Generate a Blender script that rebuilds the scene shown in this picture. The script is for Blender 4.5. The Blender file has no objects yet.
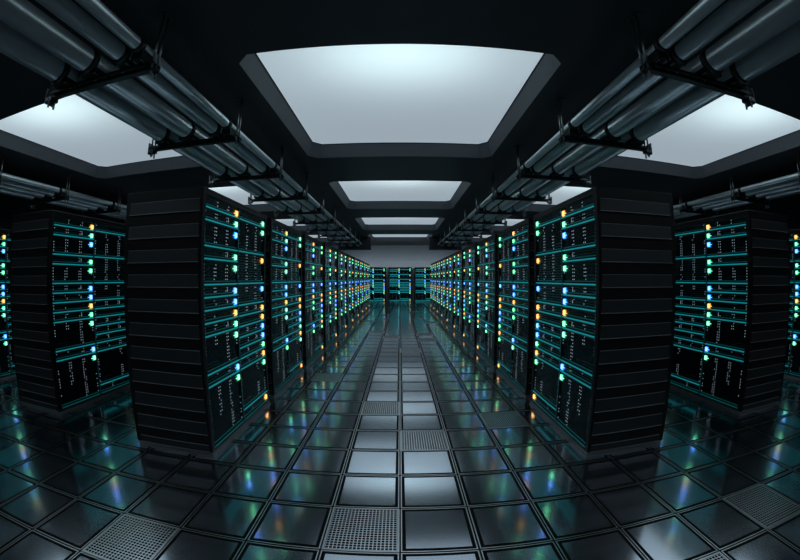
import bpy, math, random
from mathutils import Vector, Matrix
R = random.Random(7)
scene = bpy.context.scene
COL = scene.collection
PI = math.pi

# ------------------------------------------------------------------ materials
def new_mat(name):
    m = bpy.data.materials.new(name)
    m.use_nodes = True
    nt = m.node_tree
    return m, nt, nt.nodes['Principled BSDF']

def mat(name, col, rough=0.5, metal=0.0, spec=0.5, noise=0.0, nscale=20.0, rough_var=0.0, bump=0.0):
    m, nt, p = new_mat(name)
    p.inputs['Base Color'].default_value = (*col, 1)
    p.inputs['Roughness'].default_value = rough
    p.inputs['Metallic'].default_value = metal
    p.inputs['Specular IOR Level'].default_value = spec
    if noise or rough_var or bump:
        tc = nt.nodes.new('ShaderNodeTexCoord')
        n = nt.nodes.new('ShaderNodeTexNoise')
        n.inputs['Scale'].default_value = nscale
        n.inputs['Detail'].default_value = 4
        nt.links.new(tc.outputs['Object'], n.inputs['Vector'])
        if noise:
            r = nt.nodes.new('ShaderNodeValToRGB')
            r.color_ramp.elements[0].position = .3
            r.color_ramp.elements[1].position = .7
            r.color_ramp.elements[0].color = tuple(c * (1 - noise) for c in col) + (1,)
            r.color_ramp.elements[1].color = tuple(min(1, c * (1 + noise)) for c in col) + (1,)
            nt.links.new(n.outputs['Fac'], r.inputs['Fac'])
            nt.links.new(r.outputs['Color'], p.inputs['Base Color'])
        if rough_var:
            mr = nt.nodes.new('ShaderNodeMapRange')
            mr.inputs['To Min'].default_value = rough - rough_var
            mr.inputs['To Max'].default_value = rough + rough_var
            nt.links.new(n.outputs['Fac'], mr.inputs['Value'])
            nt.links.new(mr.outputs['Result'], p.inputs['Roughness'])
        if bump:
            b = nt.nodes.new('ShaderNodeBump')
            b.inputs['Strength'].default_value = bump
            b.inputs['Distance'].default_value = .01
            nt.links.new(n.outputs['Fac'], b.inputs['Height'])
            nt.links.new(b.outputs['Normal'], p.inputs['Normal'])
    return m

def glow(name, col, strength, sample=True):
    m, nt, p = new_mat(name)
    p.inputs['Base Color'].default_value = (*[.12 * c for c in col], 1)
    p.inputs['Roughness'].default_value = .4
    p.inputs['Emission Color'].default_value = (*col, 1)
    p.inputs['Emission Strength'].default_value = strength
    if not sample:
        m.cycles.emission_sampling = 'NONE'
    return m

M = {}
def two_lobe(name, col, r1, r2, f):
    # polished metal with a fine scratched haze: a sharp and a broad reflection together
    m, nt, p = new_mat(name)
    out = nt.nodes['Material Output']
    q = nt.nodes.new('ShaderNodeBsdfPrincipled')
    for n, r in ((p, r1), (q, r2)):
        n.inputs['Base Color'].default_value = (*col, 1)
        n.inputs['Metallic'].default_value = 1.0
        n.inputs['Roughness'].default_value = r
    mx = nt.nodes.new('ShaderNodeMixShader')
    mx.inputs['Fac'].default_value = f
    nt.links.new(p.outputs[0], mx.inputs[1])
    nt.links.new(q.outputs[0], mx.inputs[2])
    nt.links.new(mx.outputs[0], out.inputs['Surface'])
    return m
M['tile'] = two_lobe('brushed_steel_tile', (.68, .765, .85), .13, .26, .15)
M['trim'] = mat('tile_trim', (.82, .88, .93), .30, 1.0)
M['groove'] = mat('tile_groove', (.012, .015, .017), .6)
M['subfloor'] = mat('subfloor', (.004, .005, .006), .9)
M['vent'] = mat('vent_steel', (.80, .86, .90), .30, .93)
M['ceiling'] = mat('charcoal_ceiling', (.036, .043, .049), .55, noise=.10, nscale=3)
M['wall'] = mat('grey_back_wall', (.62, .72, .80), .8, noise=.03, nscale=.8)
M['dark_wall'] = mat('dark_side_wall', (.02, .023, .026), .8)
M['well'] = mat('well_frame_grey', (.145, .165, .18), .7, noise=.10, nscale=60)
M['seam'] = mat('well_seam', (.01, .012, .014), .7)
M['box'] = mat('light_box_white', (.6, .63, .65), .8)
M['black'] = mat('black_cabinet', (.007, .008, .010), .42, spec=.4)
M['slat'] = mat('side_slat', (.026, .030, .033), .45, spec=.5)
M['slat_glint'] = mat('side_slat_edge_glint', (.36, .38, .40), .4, .3)  # pale colour paints the glint along the slat edges
M['plinth'] = mat('plinth_metal', (.25, .265, .275), .40, .4)
M['face'] = mat('server_face', (.003, .017, .020), .26, spec=.25)
M['ridge'] = mat('server_ridge', (.03, .16, .18), .35, spec=.5)
M['lip_dark'] = mat('ledge_metal', (.03, .10, .105), .35, .6)
M['teal'] = glow('teal_light_strip', (.02, .60, .68), .32)
M['teal_dim'] = glow('teal_mullion_strip', (.02, .60, .66), .05)
M['teal_low'] = glow('teal_foot_strip', (.02, .60, .66), .08)
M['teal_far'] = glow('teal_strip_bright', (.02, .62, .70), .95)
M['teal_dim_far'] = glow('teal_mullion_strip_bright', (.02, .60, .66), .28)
M['dot'] = glow('indicator_white', (.62, .80, .95), .45, sample=False)
M['green'] = glow('green_led', (.24, 1.0, .42), 2.4)
M['green_rim'] = glow('green_led_rim', (.0, 1.0, .70), .55)  # rim colours paint the halo of glow around each LED
M['blue'] = glow('blue_led', (.14, .28, 1.0), 3.6)
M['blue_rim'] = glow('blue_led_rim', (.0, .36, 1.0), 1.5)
M['orange'] = glow('orange_led', (1.0, .44, .15), 2.3)
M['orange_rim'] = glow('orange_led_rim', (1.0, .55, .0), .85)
M['pipe'] = mat('galvanised_pipe', (.78, .92, .96), .30, .58, noise=.06, nscale=2.5)
M['collar'] = mat('pipe_collar_black', (.02, .025, .027), .45, .5)
M['hanger'] = mat('black_hanger_steel', (.09, .10, .105), .40, .8)
M['rod'] = mat('zinc_rod', (.35, .38, .40), .35, 1.0)

def panel_mat():
    # milky sheet: glows evenly and also lets the lamp in the light box above shine through
    m, nt, p = new_mat('light_diffuser')
    nt.nodes.remove(p)
    out = nt.nodes['Material Output']
    e = nt.nodes.new('ShaderNodeEmission')
    e.inputs['Color'].default_value = (.74, .88, 1.0, 1)
    e.inputs['Strength'].default_value = .37
    t = nt.nodes.new('ShaderNodeBsdfTranslucent')
    t.inputs['Color'].default_value = (.62, .72, .74, 1)
    a = nt.nodes.new('ShaderNodeAddShader')
    nt.links.new(e.outputs[0], a.inputs[0])
    nt.links.new(t.outputs[0], a.inputs[1])
    nt.links.new(a.outputs[0], out.inputs['Surface'])
    return m
M['panel'] = panel_mat()

# ------------------------------------------------------------------ mesh helper
class MB:
    def __init__(self):
        self.v, self.f, self.m, self.s, self.mats = [], [], [], [], []
    def mi(self, key):
        if key not in self.mats:
            self.mats.append(key)
        return self.mats.index(key)
    def poly(self, pts, key, smooth=False):
        b = len(self.v)
        self.v += [tuple(p) for p in pts]
        self.f.append(tuple(range(b, b + len(pts))))
        self.m.append(self.mi(key)); self.s.append(smooth)
    def box(self, x0, x1, y0, y1, z0, z1, key, bev=0.0):
        if bev:
            return self.bbox(x0, x1, y0, y1, z0, z1, key, bev)
        b = len(self.v)
        self.v += [(x, y, z) for x in (x0, x1) for y in (y0, y1) for z in (z0, z1)]
        k = self.mi(key)
        for q in ((0, 1, 3, 2), (4, 6, 7, 5), (0, 4, 5, 1), (2, 3, 7, 6), (0, 2, 6, 4), (1, 5, 7, 3)):
            self.f.append(tuple(b + i for i in q)); self.m.append(k); self.s.append(False)
    def bbox(self, x0, x1, y0, y1, z0, z1, key, e):
        # box with chamfered edges: hull of 24 points
        P = {}
        b = len(self.v)
        c = [(x0, x1), (y0, y1), (z0, z1)]
        idx = {}
        for sx in (0, 1):
            for sy in (0, 1):
                for sz in (0, 1):
                    sg = (sx, sy, sz)
                    for ax in range(3):
                        p = []
                        for a in range(3):
                            val = c[a][sg[a]]
                            if a != ax:
                                val += e if sg[a] == 0 else -e
                            p.append(val)
                        idx[(sg, ax)] = len(self.v); self.v.append(tuple(p))
        k = self.mi(key)
        def add(t):
            self.f.append(tuple(t)); self.m.append(k); self.s.append(False)
        cen = Vector(((x0 + x1) / 2, (y0 + y1) / 2, (z0 + z1) / 2))
        def orient(t):
            vs = [Vector(self.v[i]) for i in t]
            n = (vs[1] - vs[0]).cross(vs[2] - vs[0])
            if n.dot(sum(vs, Vector()) / len(vs) - cen) < 0:
                t = t[::-1]
            add(t)
        for ax in range(3):
            o = [a for a in range(3) if a != ax]
            for sd in (0, 1):
                t = []
                for u, w in ((0, 0), (1, 0), (1, 1), (0, 1)):
                    sg = [0, 0, 0]; sg[ax] = sd; sg[o[0]] = u; sg[o[1]] = w
                    t.append(idx[(tuple(sg), ax)])
                orient(t)
            for u in (0, 1):
                for w in (0, 1):
                    s0 = [0, 0, 0]; s0[o[0]] = u; s0[o[1]] = w
                    s1 = list(s0); s1[ax] = 1
                    s0, s1 = tuple(s0), tuple(s1)
                    orient([idx[(s0, o[0])], idx[(s1, o[0])], idx[(s1, o[1])], idx[(s0, o[1])]])
        for sx in (0, 1):
            for sy in (0, 1):
                for sz in (0, 1):
                    sg = (sx, sy, sz)
                    orient([idx[(sg, 0)], idx[(sg, 1)], idx[(sg, 2)]])
    def tube(self, p0, p1, r, key, n=16, caps=True, r2=None):
        p0, p1 = Vector(p0), Vector(p1)
        d = (p1 - p0).normalized()
        a = d.orthogonal().normalized(); bb = d.cross(a)
        b = len(self.v); k = self.mi(key)
        r2 = r if r2 is None else r2
        for p, q in ((p0, r), (p1, r2)):
            for i in range(n):
                t = 2 * PI * i / n
                self.v.append(tuple(p + a * math.cos(t) * q + bb * math.sin(t) * q))
        for i in range(n):
            j = (i + 1) % n
            self.f.append((b + i, b + j, b + n + j, b + n + i)); self.m.append(k); self.s.append(True)
        if caps:
            self.f.append(tuple(b + i for i in range(n))[::-1]); self.m.append(k); self.s.append(False)
            self.f.append(tuple(b + n + i for i in range(n))); self.m.append(k); self.s.append(False)
    def mesh(self, name, mirror=False):
        me = bpy.data.meshes.new(name)
        v = [(-x, y, z) for x, y, z in self.v] if mirror else self.v
        f = [t[::-1] for t in self.f] if mirror else self.f
        me.from_pydata(v, [], f)
        for k in self.mats:
            me.materials.append(M[k])
        me.polygons.foreach_set('material_index', self.m)
        me.polygons.foreach_set('use_smooth', self.s)
        me.update()
        return me
    def build(self, name, parent=None, mirror=False):
        return link(name, self.mesh(name, mirror), parent)

def link(name, data, parent=None, loc=None):
    o = bpy.data.objects.new(name, data)
    COL.objects.link(o)
    if parent is not None:
        o.parent = parent
    if loc is not None:
        o.location = loc
    return o

def tag(o, label, cat, group=None):
    o['label'] = label; o['category'] = cat
    if group:
        o['group'] = group
    return o

def thing(name, loc, label, cat, group=None, rz=0.0):
    o = bpy.data.objects.new(name, None)
    COL.objects.link(o)
    o.location = loc; o.rotation_euler = (0, 0, rz)
    o.empty_display_size = .2
    return tag(o, label, cat, group)

def structure(o):
    o['kind'] = 'structure'
    return o

def copy_tree(o, parent=None):
    c = o.copy()
    COL.objects.link(c)
    if parent is not None:
        c.parent = parent
    for ch in list(o.children):
        copy_tree(ch, c)
    return c

ORD = ['nearest', 'second', 'third', 'fourth', 'fifth', 'sixth', 'seventh', 'eighth', 'ninth', 'tenth', 'eleventh', 'twelfth']

# ------------------------------------------------------------------ dimensions
T = .44125                       # floor tile
Y0 = 2.144                       # tile row zero
CZ = 3.75                        # ceiling underside
PZ = 3.99                        # light diffuser height
XW = 9.27                        # side walls
YB = 24.85                       # back wall
TOP = 5.3                        # top of the walls above the light boxes
YF = -3.20                       # wall behind the camera

# ------------------------------------------------------------------ floor
VENTS = {(-1, -1): 'at the bottom of the picture left of the centre line',
         (-4, -2): 'at the lower left in front of the left rack',
         (3, -3): 'cut by the bottom edge at the lower right',
         (5, -2): 'at the lower right before the outer right rack',
         (0, 2): 'right of the centre line, second in the centre aisle',
         (-1, 4): 'left of the centre line, third in the centre aisle',
         (2, 3): 'in shade beside the front of the nearest right rack',
         (-3, 7): 'in shade beside the second rack of the left row',
         (0, 12): 'right of the centre line, fourth in the centre aisle',
         (1, 15): 'far down the aisle, nearer of a right-hand pair',
         (1, 17): 'far down the aisle, farther of a right-hand pair',
         (-1, 16): 'far down the aisle just left of the centre line',
         (-2, 18): 'far down the aisle, darker one on the left',
         (2, 23): 'far down the aisle near the foot of the right row',
         (-3, 24): 'far down the aisle near the foot of the left row',
         (1, 26): 'far down the aisle, right of centre before the last one',
         (-2, 29): 'farthest one left of the centre line',
         (1, 33): 'farthest one right of the centre line'}

def ring(mb, cx, cy, a, b, za, zb, key):
    # square ring between half sizes a (height za) and b (height zb), a > b
    A = [(cx - a, cy - a, za), (cx + a, cy - a, za), (cx + a, cy + a, za), (cx - a, cy + a, za)]
    B = [(cx - b, cy - b, zb), (cx + b, cy - b, zb), (cx + b, cy + b, zb), (cx - b, cy + b, zb)]
    for i in range(4):
        j = (i + 1) % 4
        mb.poly([A[i], A[j], B[j], B[i]], key)

fl = MB()
h = T / 2
for c in range(-21, 21):
    for r in range(-12, 52):
        cx, cy = (c + .5) * T, Y0 + (r + .5) * T
        if (c, r) in VENTS:
            continue
        ring(fl, cx, cy, h, h - .0050, -.010, -.010, 'subfloor')
        ring(fl, cx, cy, h - .0050, h - .0056, -.010, 0, 'groove')
        ring(fl, cx, cy, h - .0056, h - .0125, 0, 0, 'trim')
        ring(fl, cx, cy, h - .0125, h - .0135, 0, -.010, 'groove')
        ring(fl, cx, cy, h - .0135, h - .0310, -.010, -.010, 'subfloor')
        ring(fl, cx, cy, h - .0310, h - .0340, -.010, 0, 'groove')
        q = h - .0340
        fl.poly([(cx - q, cy - q, 0), (cx + q, cy - q, 0), (cx + q, cy + q, 0), (cx - q, cy + q, 0)], 'tile')
x0, x1, yy0, yy1 = -21 * T, 21 * T, Y0 - 12 * T, Y0 + 52 * T
fl.poly([(x0, yy0, -.06), (x1, yy0, -.06), (x1, yy1, -.06), (x0, yy1, -.06)], 'subfloor')
structure(fl.build('floor'))

# perforated floor panels
def vent_meshes():
    fr = MB()
    ring(fr, 0, 0, h - .0005, h - .004, -.012, 0, 'vent')
    ring(fr, 0, 0, h - .004, h - .016, 0, 0, 'vent')
    ring(fr, 0, 0, h - .016, h - .018, 0, -.006, 'groove')
    g = MB()
    n = 18; q = h - .018; p = 2 * q / n; w = p * .14
    zt, zb = -.001, -.010
    for i in range(n):
        for j in range(n):
            ax, ay = -q + i * p, -q + j * p
            A = [(ax, ay), (ax + p, ay), (ax + p, ay + p), (ax, ay + p)]
            e = w * .9   # rounded hole: octagon
            B = [(ax + w + e, ay + w), (ax + p - w - e, ay + w), (ax + p - w, ay + w + e), (ax + p - w, ay + p - w - e),
                 (ax + p - w - e, ay + p - w), (ax + w + e, ay + p - w), (ax + w, ay + p - w - e), (ax + w, ay + w + e)]
            t3 = lambda P, z: [(x, y, z) for x, y in P]
            for k in range(4):
                a0, a1 = A[k], A[(k + 1) % 4]
                b0, b1 = B[2 * k], B[2 * k + 1]
                g.poly(t3([a0, a1, b1, b0], zt), 'vent')
                b2 = B[(2 * k + 2) % 8]
                g.poly(t3([a1, b2, b1], zt), 'vent')
            for k in range(8):
                b0, b1 = B[k], B[(k + 1) % 8]
                g.poly([(*b0, zt), (*b1, zt), (*b1, zb), (*b0, zb)], 'subfloor')
    return fr.mesh('panel_frame'), g.mesh('grille')
vf, vg = vent_meshes()
for (c, r), where in VENTS.items():
    t = thing('floor_vent_panel', ((c + .5) * T, Y0 + (r + .5) * T, 0), 'square perforated metal floor panel ' + where,
              'floor vent', 'perforated panels in the raised floor')
    link('panel_frame', vf, t); link('grille', vg, t)

# ------------------------------------------------------------------ ceiling with light wells
PX, PY = 5.06, 5.18              # spacing of the wells
OW, OL, CH = 1.683, 3.45, .145   # half width, length, cut corners
WELL_Y = [3.134 + PY * k for k in range(-1, 4)]
WELL_X = [-PX, 0.0, PX]
def octo(xc, ya, ins, z, ch=CH):
    x0, x1, y0, y1 = xc - OW + ins, xc + OW - ins, ya + ins, ya + OL - ins
    return [(x0 + ch, y0, z), (x1 - ch, y0, z), (x1, y0 + ch, z), (x1, y1 - ch, z),
            (x1 - ch, y1, z), (x0 + ch, y1, z), (x0, y1 - ch, z), (x0, y0 + ch, z)]
ce = MB()
def rect(mb, x0, x1, y0, y1, z, key):
    mb.poly([(x0, y0, z), (x0, y1, z), (x1, y1, z), (x1, y0, z)], key)
ya0, ya1 = WELL_Y[0] - (PY - OL) / 2, WELL_Y[-1] + OL + (PY - OL) / 2
for xc in WELL_X:
    for ya in WELL_Y:
        X0, X1 = xc - PX / 2, xc + PX / 2
        Ya, Yb = ya - (PY - OL) / 2, ya + OL + (PY - OL) / 2
        o8 = octo(xc, ya, 0, CZ)
        cr = [(X0, Ya, CZ), (X1, Ya, CZ), (X1, Yb, CZ), (X0, Yb, CZ)]
        for k in range(4):
            a, b = o8[2 * k], o8[2 * k + 1]
            ce.poly([cr[k], a, b, cr[(k + 1) % 4]], 'ceiling')
            ce.poly([cr[(k + 1) % 4], b, o8[(2 * k + 2) % 8]], 'ceiling')
XC = PX * 1.5
rect(ce, -XC, XC, YF, ya0, CZ, 'ceiling')
rect(ce, -XC, XC, ya1, YB, CZ, 'ceiling')
for s in (-1, 1):
    rect(ce, min(s * XC, s * XW), max(s * XC, s * XW), YF, YB, CZ, 'ceiling')
# roof slab above, so that nothing leaks in
ce.box(-XW, XW, YF, YB, TOP - .1, TOP, 'ceiling')
structure(ce.build('ceiling'))

side_word = {-PX: 'left', 0.0: 'centre', PX: 'right'}
well_of, panel_of, seam_of = None, None, None
def well_parts():
    w = MB()
    a, b = octo(0, 0, 0, CZ), octo(0, 0, .085, PZ - .012, CH)
    for i in range(8):
        j = (i + 1) % 8
        w.poly([a[i], b[i], b[j], a[j]], 'well')
    # outer back side of the frame, up to the diffuser
    c = octo(0, 0, -.02, CZ + .005); d = octo(0, 0, -.02, TOP - .1)
    for i in range(8):
        j = (i + 1) % 8
        w.poly([c[i], c[j], d[j], d[i]], 'box')
        w.poly([a[i], a[j], c[j], c[i]], 'ceiling')
    s = MB()
    b2 = octo(0, 0, .097, PZ - .012, CH); b3 = octo(0, 0, .097, PZ - .001, CH)
    for i in range(8):
        j = (i + 1) % 8
        s.poly([b[i], b2[i], b2[j], b[j]], 'seam')
        s.poly([b2[i], b3[i], b3[j], b2[j]], 'seam')
    p = MB()
    p.poly(octo(0, 0, .06, PZ)[::-1], 'panel')
    return w.mesh('well_frame'), s.mesh('seam_trim'), p.mesh('diffuser_panel')
wf, ws, wp = well_parts()
for xc in WELL_X:
    for k, ya in enumerate(WELL_Y):
        row = {'left': 'in the row left of the aisle', 'centre': 'in the centre row over the aisle', 'right': 'in the row right of the aisle'}[side_word[xc]]
        lab = 'glowing recessed ceiling panel, %s from the viewer %s' % (['', 'first', 'second', 'third', 'fourth'][k], row)
        if k == 0:
            lab = 'glowing recessed ceiling panel overhead behind the viewer ' + row
        t = thing('ceiling_light', (xc, ya, 0), lab,
                  'ceiling light', 'recessed light panels in the ceiling')
        link('well_frame', wf, t); link('seam_trim', ws, t); link('diffuser_panel', wp, t)
        # lamp in the light box above the near part of the diffuser
        ld = bpy.data.lights.new('box_lamp', 'AREA')
        ld.shape = 'RECTANGLE'; ld.size = 1.5; ld.size_y = .5
        ld.energy = 10.5; ld.color = (.88, 1.0, 1.0)
        link('box_lamp', ld, t, (0, .55, PZ + .95))

# ------------------------------------------------------------------ walls
wb = MB(); wb.box(-XW, XW, YB, YB + .1, -.06, TOP, 'wall'); structure(wb.build('wall_back'))
for nm, s in (('wall_left', -1), ('wall_right', 1)):
    w = MB(); w.box(min(s * XW, s * (XW + .1)), max(s * XW, s * (XW + .1)), YF, YB, -.06, TOP, 'dark_wall'); structure(w.build(nm))
w = MB(); w.box(-XW, XW, YF - .1, YF, -.06, TOP, 'dark_wall'); structure(w.build('wall_front'))
for nm, s in (('trim_1', -1), ('trim_2', 1)):
    w = MB(); w.box(min(s * 1.57, s * 3.36), max(s * 1.57, s * 3.36), 19.85, 20.05, 3.06, CZ, 'ceiling'); structure(w.build(nm))

# added fill light without a fitting near far rack tops, brightening the back wall
ld = bpy.data.lights.new('back_wall_fill', 'AREA')
ld.shape = 'RECTANGLE'; ld.size = 7.0; ld.size_y = .08
ld.energy = 7.5; ld.color = (.86, .93, 1.0)
lo = link('back_wall_fill', ld, None, (0, 24.1, 2.30))
lo.rotation_euler = (PI - math.radians(60), 0, 0)

# ------------------------------------------------------------------ server racks
W, D, H = 1.475, .80, 2.24
U = .1058; ZTOP = 2.183           # top of slot 0
LEFT = [(0, 1, 'orange'), (1, 1, 'green'), (2, 2, 'blue'), (4, 1, 'green'), (5, 2, 'green'), (7, 1, 'blue'), (8, 1, 'blue'),
        (9, 1, 'orange'), (10, 1, 'green'), (11, 3, 'green'), (14, 1, 'blue'), (15, 5, 'green')]
RIGHT = [(0, 1, 'green'), (1, 3, 'green'), (4, 3, 'orange'), (7, 2, 'blue'), (9, 1, 'orange'), (10, 1, 'orange'), (11, 1, 'blue'),
         (12, 1, 'blue'), (13, 1, 'green'), (14, 1, 'orange'), (15, 4, 'green'), (19, 1, 'orange')]
BAYS = [(.055, .700, .673, LEFT), (.728, 1.420, 1.388, RIGHT)]
FX = -.018                        # server face plane behind the cabinet front

def unit_mesh(y0, y1, slot, n, ledy, right_bay, far=''):
    m = MB()
    z1 = ZTOP - slot * U - .002; z0 = ZTOP - (slot + n) * U + .002
    m.box(-.30, FX, y0 + .002, y1 - .002, z0 + .012, z1, 'face')
    # ledge: bright strip along the bottom lip with a darker lip above it
    m.box(-.10, FX + .014, y0 + .001, y1 - .001, z0, z0 + .012, 'lip_dark')
    m.box(FX + .0135, FX + .0165, y0 + .001, y1 - .001, z0 + .001, z0 + .014, 'teal' + far if far or slot + n < 20 else 'teal_low')
    m.box(FX - .002, FX + .005, y0 + .004, y1 - .004, z0 + .029, z0 + .038, 'teal_dim' + far)
    m.box(FX - .002, FX + .006, y0 + .004, y1 - .004, z1 - .006, z1 - .001, 'ridge')
    # ventilation ridges
    if n < 5:
        if right_bay and slot in (4, 7) or (n == 1 and slot % 3):
            z = z0 + .055
            while z < z1 - .015:
                m.box(FX - .002, FX + .003, y0 + .01, y1 - .075, z, z + .003, 'ridge')
                z += .026
        else:
            for z in (z0 + .06, z0 + .085):
                m.box(FX - .002, FX + .003, y0 + .01, y0 + .22, z, z + .003, 'ridge')
    # tiny indicator lights in columns
    w = y1 - y0
    cols = [(y0 + .022, 1), (y0 + w * .31, 2), (y0 + w * .655, 2), (y1 - .028 if right_bay else y1 - .012, 1)]
    pitch = .031
    for cy, k in cols:
        z = z0 + .050
        run = 0
        while z < z1 - .012:
            if run <= 0:
                run = R.choice([2, 3, 4, 6]) * (1 if R.random() < (.80 if n != 5 else .85) else -1)
                if run < 0:
                    z += -run * pitch; run = 0
                    continue
            for q in range(k):
                if R.random() < .72:
                    yy = cy + q * .030
                    if abs(yy - ledy) > .035 or z < z1 - .085:
                        m.box(FX - .001, FX + .003, yy - .0034, yy + .0034, z - .0040, z + .0040, 'dot')
            run -= 1
            z += pitch
    # thin bracket marks
    if n == 1 and R.random() < .6:
        cy = y0 + w * R.choice([.30, .65])
        m.box(FX - .001, FX + .003, cy + .034, cy + .037, z0 + .045, z1 - .03, 'dot')
    return m

def led_mesh(y, zc, col):  # lamp core, plus emissive plate and side tail painting its glow
    m = MB()
    m.box(FX - .005, FX + .014, y - .017, y + .017, zc - .023, zc + .023, col)
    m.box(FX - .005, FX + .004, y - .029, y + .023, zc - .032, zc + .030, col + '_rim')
    m.box(FX - .004, FX + .007, y - .048, y - .018, zc - .005, zc, col)
    return m

def slat_panel_mesh(sgn):
    # sgn -1: panel on the y = 0 end, +1: on the y = W end
    m = MB()
    e = 0 if sgn < 0 else W
    yo = lambda t: e + sgn * t            # outward distance t
    xb, xf = -D + .02, -.015
    a, b = sorted((yo(-.004), yo(.002)))
    m.box(xb, xf, a, b, .06, H - .01, 'black')
    P = .2025
    for k in range(11):
        zt = H - .100 - k * P
        zb = max(zt - P * .50, .062)
        A = [(xb + .035, zb, .020), (xf - .001, zb, .020), (xf - .010, zt, .010), (xb + .035, zt, .010)]
        top = [(x, yo(t), z) for x, z, t in A]
        base = [(x, yo(.001), z) for x, z, t in A]
        def ad(pts):
            vs = [Vector(p) for p in pts]
            m.poly(pts, 'slat')
        F = [top] + [[top[i], base[i], base[(i + 1) % 4], top[(i + 1) % 4]] for i in range(4)]
        for f in F:
            ad(f if sgn < 0 else f[::-1])
        # bottom edge, then top: pale strips painting the light they catch
        z = zb + .003
        aa, bb = sorted((yo(.012), yo(.0225)))
        m.box(xb + .035, xf - .001, aa, bb, zb - .003, zb + .003, 'slat_glint')
        aa, bb = sorted((yo(.002), yo(.009)))
        m.box(xb + .035, xf - .010, aa, bb, zt - .001, zt + .003, 'slat_glint')
    return m

def cabinet_mesh():
    m = MB()
    m.box(-D, 0, 0, W, H - .02, H, 'black', bev=.004)               # top plate
    m.box(-D, -D + .02, 0, W, .05, H - .02, 'black')                  # back
    m.box(-D + .02, -.001, 0, .006, .05, H - .02, 'black')            # ends
    m.box(-D + .02, -.001, W - .006, W, .05, H - .02, 'black')
    m.box(-D + .02, -.002, .006, W - .006, .05, .068, 'black')        # bottom
    m.box(-.10, 0, .006, .052, .068, H - .02, 'black')                # posts
    m.box(-.10, 0, 1.424, W - .006, .068, H - .02, 'black')
    m.box(-.10, -.004, .7025, .7255, .068, H - .02, 'black')          # mullion
    m.box(-.10, -.003, .052, .7025, ZTOP + .003, H - .02, 'black')    # head rails
    m.box(-.10, -.003, .7255, 1.424, ZTOP + .003, H - .02, 'black')
    m.box(-.32, -.301, .052, 1.424, .068, ZTOP, 'black')              # inner back
    return m

def plinth_mesh():
    m = MB()
    m.box(-D + .01, .004, .0, W, .0, .030, 'plinth', bev=.003)
    m.box(-D + .01, -.004, .004, W - .004, .030, .052, 'plinth', bev=.003)
    m.box(-.02, .010, -.004, W + .004, 0, .012, 'plinth')
    return m

def make_rack(mirror, far=''):
    root = thing('server_rack', (0, 0, 0), 'rack', 'server rack')
    cabinet_mesh().build('cabinet', root, mirror)
    plinth_mesh().build('plinth', root, mirror)
    slat_panel_mesh(-1).build('side_panel', root, mirror)
    slat_panel_mesh(1).build('side_panel', root, mirror)
    s = MB(); s.box(-.006, -.0015, .7115, .7165, .09, ZTOP, 'teal_dim' + far)
    s.build('light_strip', root, mirror)
    for bi, (y0, y1, ly, units) in enumerate(BAYS):
        for slot, n, col in units:
            u = unit_mesh(y0, y1, slot, n, ly, bi == 1, far).build('server_unit', root, mirror)
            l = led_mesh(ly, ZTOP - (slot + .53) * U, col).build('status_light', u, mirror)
            l['label'] = '%s glowing status light' % col
    return root

R.seed(11); protoL = make_rack(False)
R.seed(11); protoR = make_rack(True)
R.seed(11); protoF = make_rack(False, '_far')      # the far row's strips burn brighter
used = set()
def place(proto, loc, rz, label, group):
    if proto.name in used:
        o = copy_tree(proto)
    else:
        o = proto; used.add(proto.name)
    o.location = loc; o.rotation_euler = (0, 0, rz)
    tag(o, label, 'server rack', group)
    return o

RP = 1.637
for s, proto, wd in ((-1, protoL, 'left'), (1, protoR, 'right')):
    for k in range(10):
        where = 'first from the viewer' if k == 0 else ('%s from the viewer' % ORD[k] if k < 9 else 'last from the viewer')
        place(proto, (s * 1.561, 2.655 + RP * k, 0), 0,
              'black server rack with coloured lights, %s in the %s aisle row' % (where, wd),
              'racks lining the %s side of the aisle' % wd)
    place(proto, (s * 3.717, 2.88, 0), 0, 'black server rack with slatted end standing outside the %s aisle row' % wd,
          'racks in the outer rows')
    place(proto, (s * 5.873, 2.95, 0), 0, 'black server rack at the %s picture edge showing one strip of lights' % wd,
          'racks in the outer rows')
# row across the far end, facing the viewer
for k, wd in ((-1, 'left one half hidden'), (0, 'middle one'), (1, 'right one half hidden')):
    place(protoF, (.005 + 1.69 * k - W / 2, 24.0, 0), -PI / 2,
          'server rack facing the viewer at the aisle end, ' + wd, 'racks across the far end')

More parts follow.
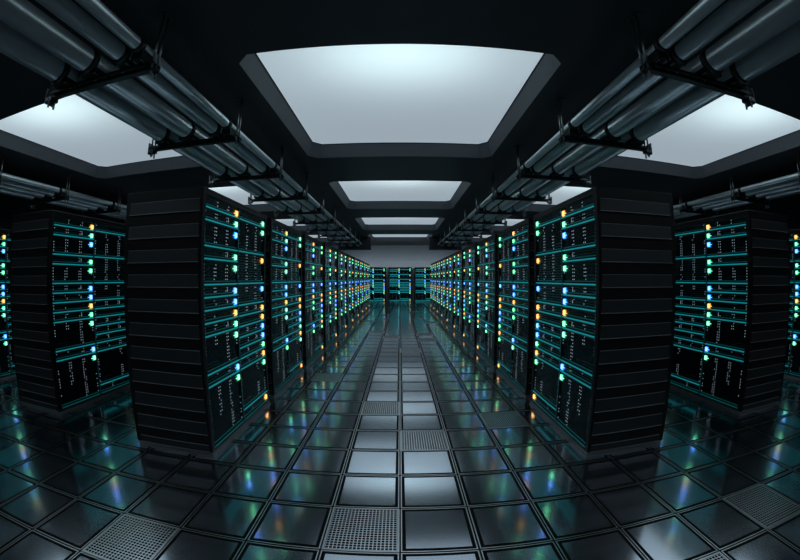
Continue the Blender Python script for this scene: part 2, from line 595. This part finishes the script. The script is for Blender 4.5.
# ------------------------------------------------------------------ pipes and hangers
HY = [2.34 + 1.765 * k for k in range(10)]
PIPES = [(-3.04, 3.352, .110, 'thick', 'outermost'), (-2.655, 3.352, .110, 'thick', 'second from outside'),
         (-2.255, 3.317, .074, 'slimmer', 'third from outside'), (-2.085, 3.362, .056, 'slim', 'innermost')]
def pipe_meshes(r, first, last):
    p = MB()
    p.tube((0, first, 0), (0, last, 0), r, 'pipe', n=28)
    c = MB()
    c.tube((0, -.035, 0), (0, .035, 0), r + .009, 'collar', n=28)
    c.tube((0, -.012, 0), (0, .012, 0), r + .014, 'hanger', n=28)
    c.box(-.016, .016, -.02, .02, r + .005, r + .035, 'collar')
    return p.mesh('pipe_run'), c.mesh('collar')
def saddle_mesh(rr, z):
    # black cradle between the pipe and the hanger's carrier, in the pipe's own coordinates
    q = MB()
    n = 9; base = 3.237 - z; wd = max(rr * .95, .058)
    pts = [(rr * 1.015 * math.sin(t), -rr * 1.015 * math.cos(t)) for t in [(-1.0 + 2.0 * i / (n - 1)) for i in range(n)]]
    prof = [(-wd, base)] + pts + [(wd, base)]
    y0, y1 = -.155, .026
    for i in range(len(prof)):
        j = (i + 1) % len(prof)
        a, b = prof[i], prof[j]
        q.poly([(a[0], y0, a[1]), (a[0], y1, a[1]), (b[0], y1, b[1]), (b[0], y0, b[1])], 'collar')
    for y in (y0, y1):
        for i in range(len(prof) - 1):
            a, b = prof[i], prof[i + 1]
            if i in (0, len(prof) - 2):
                q.poly([(a[0], y, a[1]), (b[0], y, b[1]), ((b if i == 0 else a)[0], y, base)], 'collar')
            else:
                q.poly([(a[0], y, base), (a[0], y, a[1]), (b[0], y, b[1]), (b[0], y, base)], 'collar')
    for x in (-wd + .02, wd - .02):
        for y in (-.128, -.098):
            q.tube((x, y, base + .002), (x, y, base - .007), .010, 'rod', n=6)
    return q.mesh('saddle')
def hanger_meshes():
    b = MB()   # channel crossbar
    b.box(-3.30, -1.955, -.030, .030, 3.190, 3.196, 'hanger')
    b.box(-3.30, -1.955, -.030, -.024, 3.196, 3.236, 'hanger')
    b.box(-3.30, -1.955, .024, .030, 3.196, 3.236, 'hanger')
    b.box(-3.24, -2.04, -.074, -.030, 3.222, 3.230, 'collar')          # black carrier sheet
    b.box(-3.24, -2.04, -.075, -.069, 3.205, 3.236, 'hanger')
    for i in range(11):
        for y in (-.052,):
            b.tube((-3.18 + i * .11, y, 3.222), (-3.18 + i * .11, y, 3.210), .012, 'hanger' if (i * 7 + int(y * 100)) % 3 else 'rod', n=6)
    for i in range(12):
        x = -3.2 + i * .10
        b.box(x, x + .03, -.032, -.0295, 3.205, 3.222, 'collar')
    r = MB()   # inner twin rods
    for y in (-.034, .034):
        r.tube((-1.998, y, 3.13), (-1.998, y, CZ), .011, 'rod', n=10)
        for z in (3.178, 3.248):
            r.tube((-1.998, y, z - .009), (-1.998, y, z + .009), .022, 'hanger', n=6)
    o = MB()   # outer twin rods
    for y in (-.034, .034):
        o.tube((-3.275, y, 3.10), (-3.275, y, CZ), .011, 'rod', n=10)
        for z in (3.178, 3.248):
            o.tube((-3.275, y, z - .009), (-3.275, y, z + .009), .022, 'hanger', n=6)
    e = MB()   # outer end bracket
    e.box(-3.325, -3.315, -.055, .055, 3.14, 3.30, 'rod', bev=.002)
    e.box(-3.315, -3.24, -.05, -.040, 3.165, 3.20, 'rod')
    e.box(-3.315, -3.24, .040, .05, 3.165, 3.20, 'rod')
    f = []
    for x in (-1.998, -3.275):
        q = MB(); q.box(x - .05, x + .05, -.075, .075, CZ - .010, CZ, 'hanger', bev=.002)
        f.append(q)
    return b, r, o, e, f

def run(mirror, dx, wd, outer):
    sx = -1 if mirror else 1
    where = 'over the outer racks at far %s' % wd if outer else 'above the %s rack row' % wd
    hy = HY if not outer else HY[:6]
    last = 19.84 if not outer else 13.0
    first = .35
    for x, z, r, size, pos in PIPES:
        pm, cm = pipe_meshes(r, first, last)
        sm = saddle_mesh(r, z)
        t = thing('overhead_pipe', (sx * (x + dx), 0, z), '%s grey pipe %s, %s of the four' % (size, where, pos), 'pipe',
                  'pipes %s' % where)
        link('pipe_run', pm, t)
        for k, y in enumerate(hy):
            link('collar', cm, t, (0, y - .17, 0))
            link('saddle', sm, t, (0, y, 0))
    b, r_, o, e, f = hanger_meshes()
    meshes = [('crossbar', b), ('inner_rods', r_), ('outer_rods', o), ('end_bracket', e)] + [('ceiling_plate', q) for q in f]
    proto = None
    for k, y in enumerate(hy):
        lab = 'black twin-rod pipe hanger %s, %s from the viewer' % (where, 'first' if k == 0 else ORD[k])
        if proto is None:
            proto = t = thing('pipe_hanger', (sx * dx, y, 0), lab, 'pipe hanger', 'hangers %s' % where)
            for nm, q in meshes:
                q.build(nm, t, mirror)
        else:
            t = copy_tree(proto)
            t.location = (sx * dx, y, 0)
            t['label'] = lab
for mirror, wd in ((False, 'left'), (True, 'right')):
    run(mirror, 0.0, wd, False)
    run(mirror, -5.06, wd, True)

# ------------------------------------------------------------------ camera: wide fisheye lens
cd = bpy.data.cameras.new('camera')
cam = link('camera', cd)
cam.location = (0, 0, 1.5)
cam.rotation_euler = (PI / 2 - .0036, 0, 0)
cd.type = 'PANO'
cd.panorama_type = 'FISHEYE_LENS_POLYNOMIAL'
cd.sensor_fit = 'HORIZONTAL'
cd.sensor_width = 36.0
cd.sensor_height = 25.2
cd.fisheye_fov = PI
cd.fisheye_polynomial_k0 = 0.0
cd.fisheye_polynomial_k1 = -.06016895222524594
cd.fisheye_polynomial_k2 = -9.178296527225957e-06
cd.fisheye_polynomial_k3 = 1.3405968442281839e-05
cd.fisheye_polynomial_k4 = -1.7709814465245085e-07
cd.clip_start = .02; cd.clip_end = 200
scene.camera = cam

# ------------------------------------------------------------------ world and view
wd = bpy.data.worlds.new('world'); scene.world = wd
wd.use_nodes = True
wd.node_tree.nodes['Background'].inputs['Color'].default_value = (.01, .012, .014, 1)
wd.node_tree.nodes['Background'].inputs['Strength'].default_value = .3
vs = scene.view_settings
vs.view_transform = 'Standard'; vs.look = 'None'; vs.gamma = 1.0; vs.use_curve_mapping = False
vs.exposure = 0.0
try:
    scene.cycles.use_denoising = True
    scene.cycles.max_bounces = 6
    scene.cycles.diffuse_bounces = 3
    scene.cycles.glossy_bounces = 4
    scene.cycles.sample_clamp_indirect = 6.0
    scene.cycles.use_light_tree = True
except Exception:
    pass
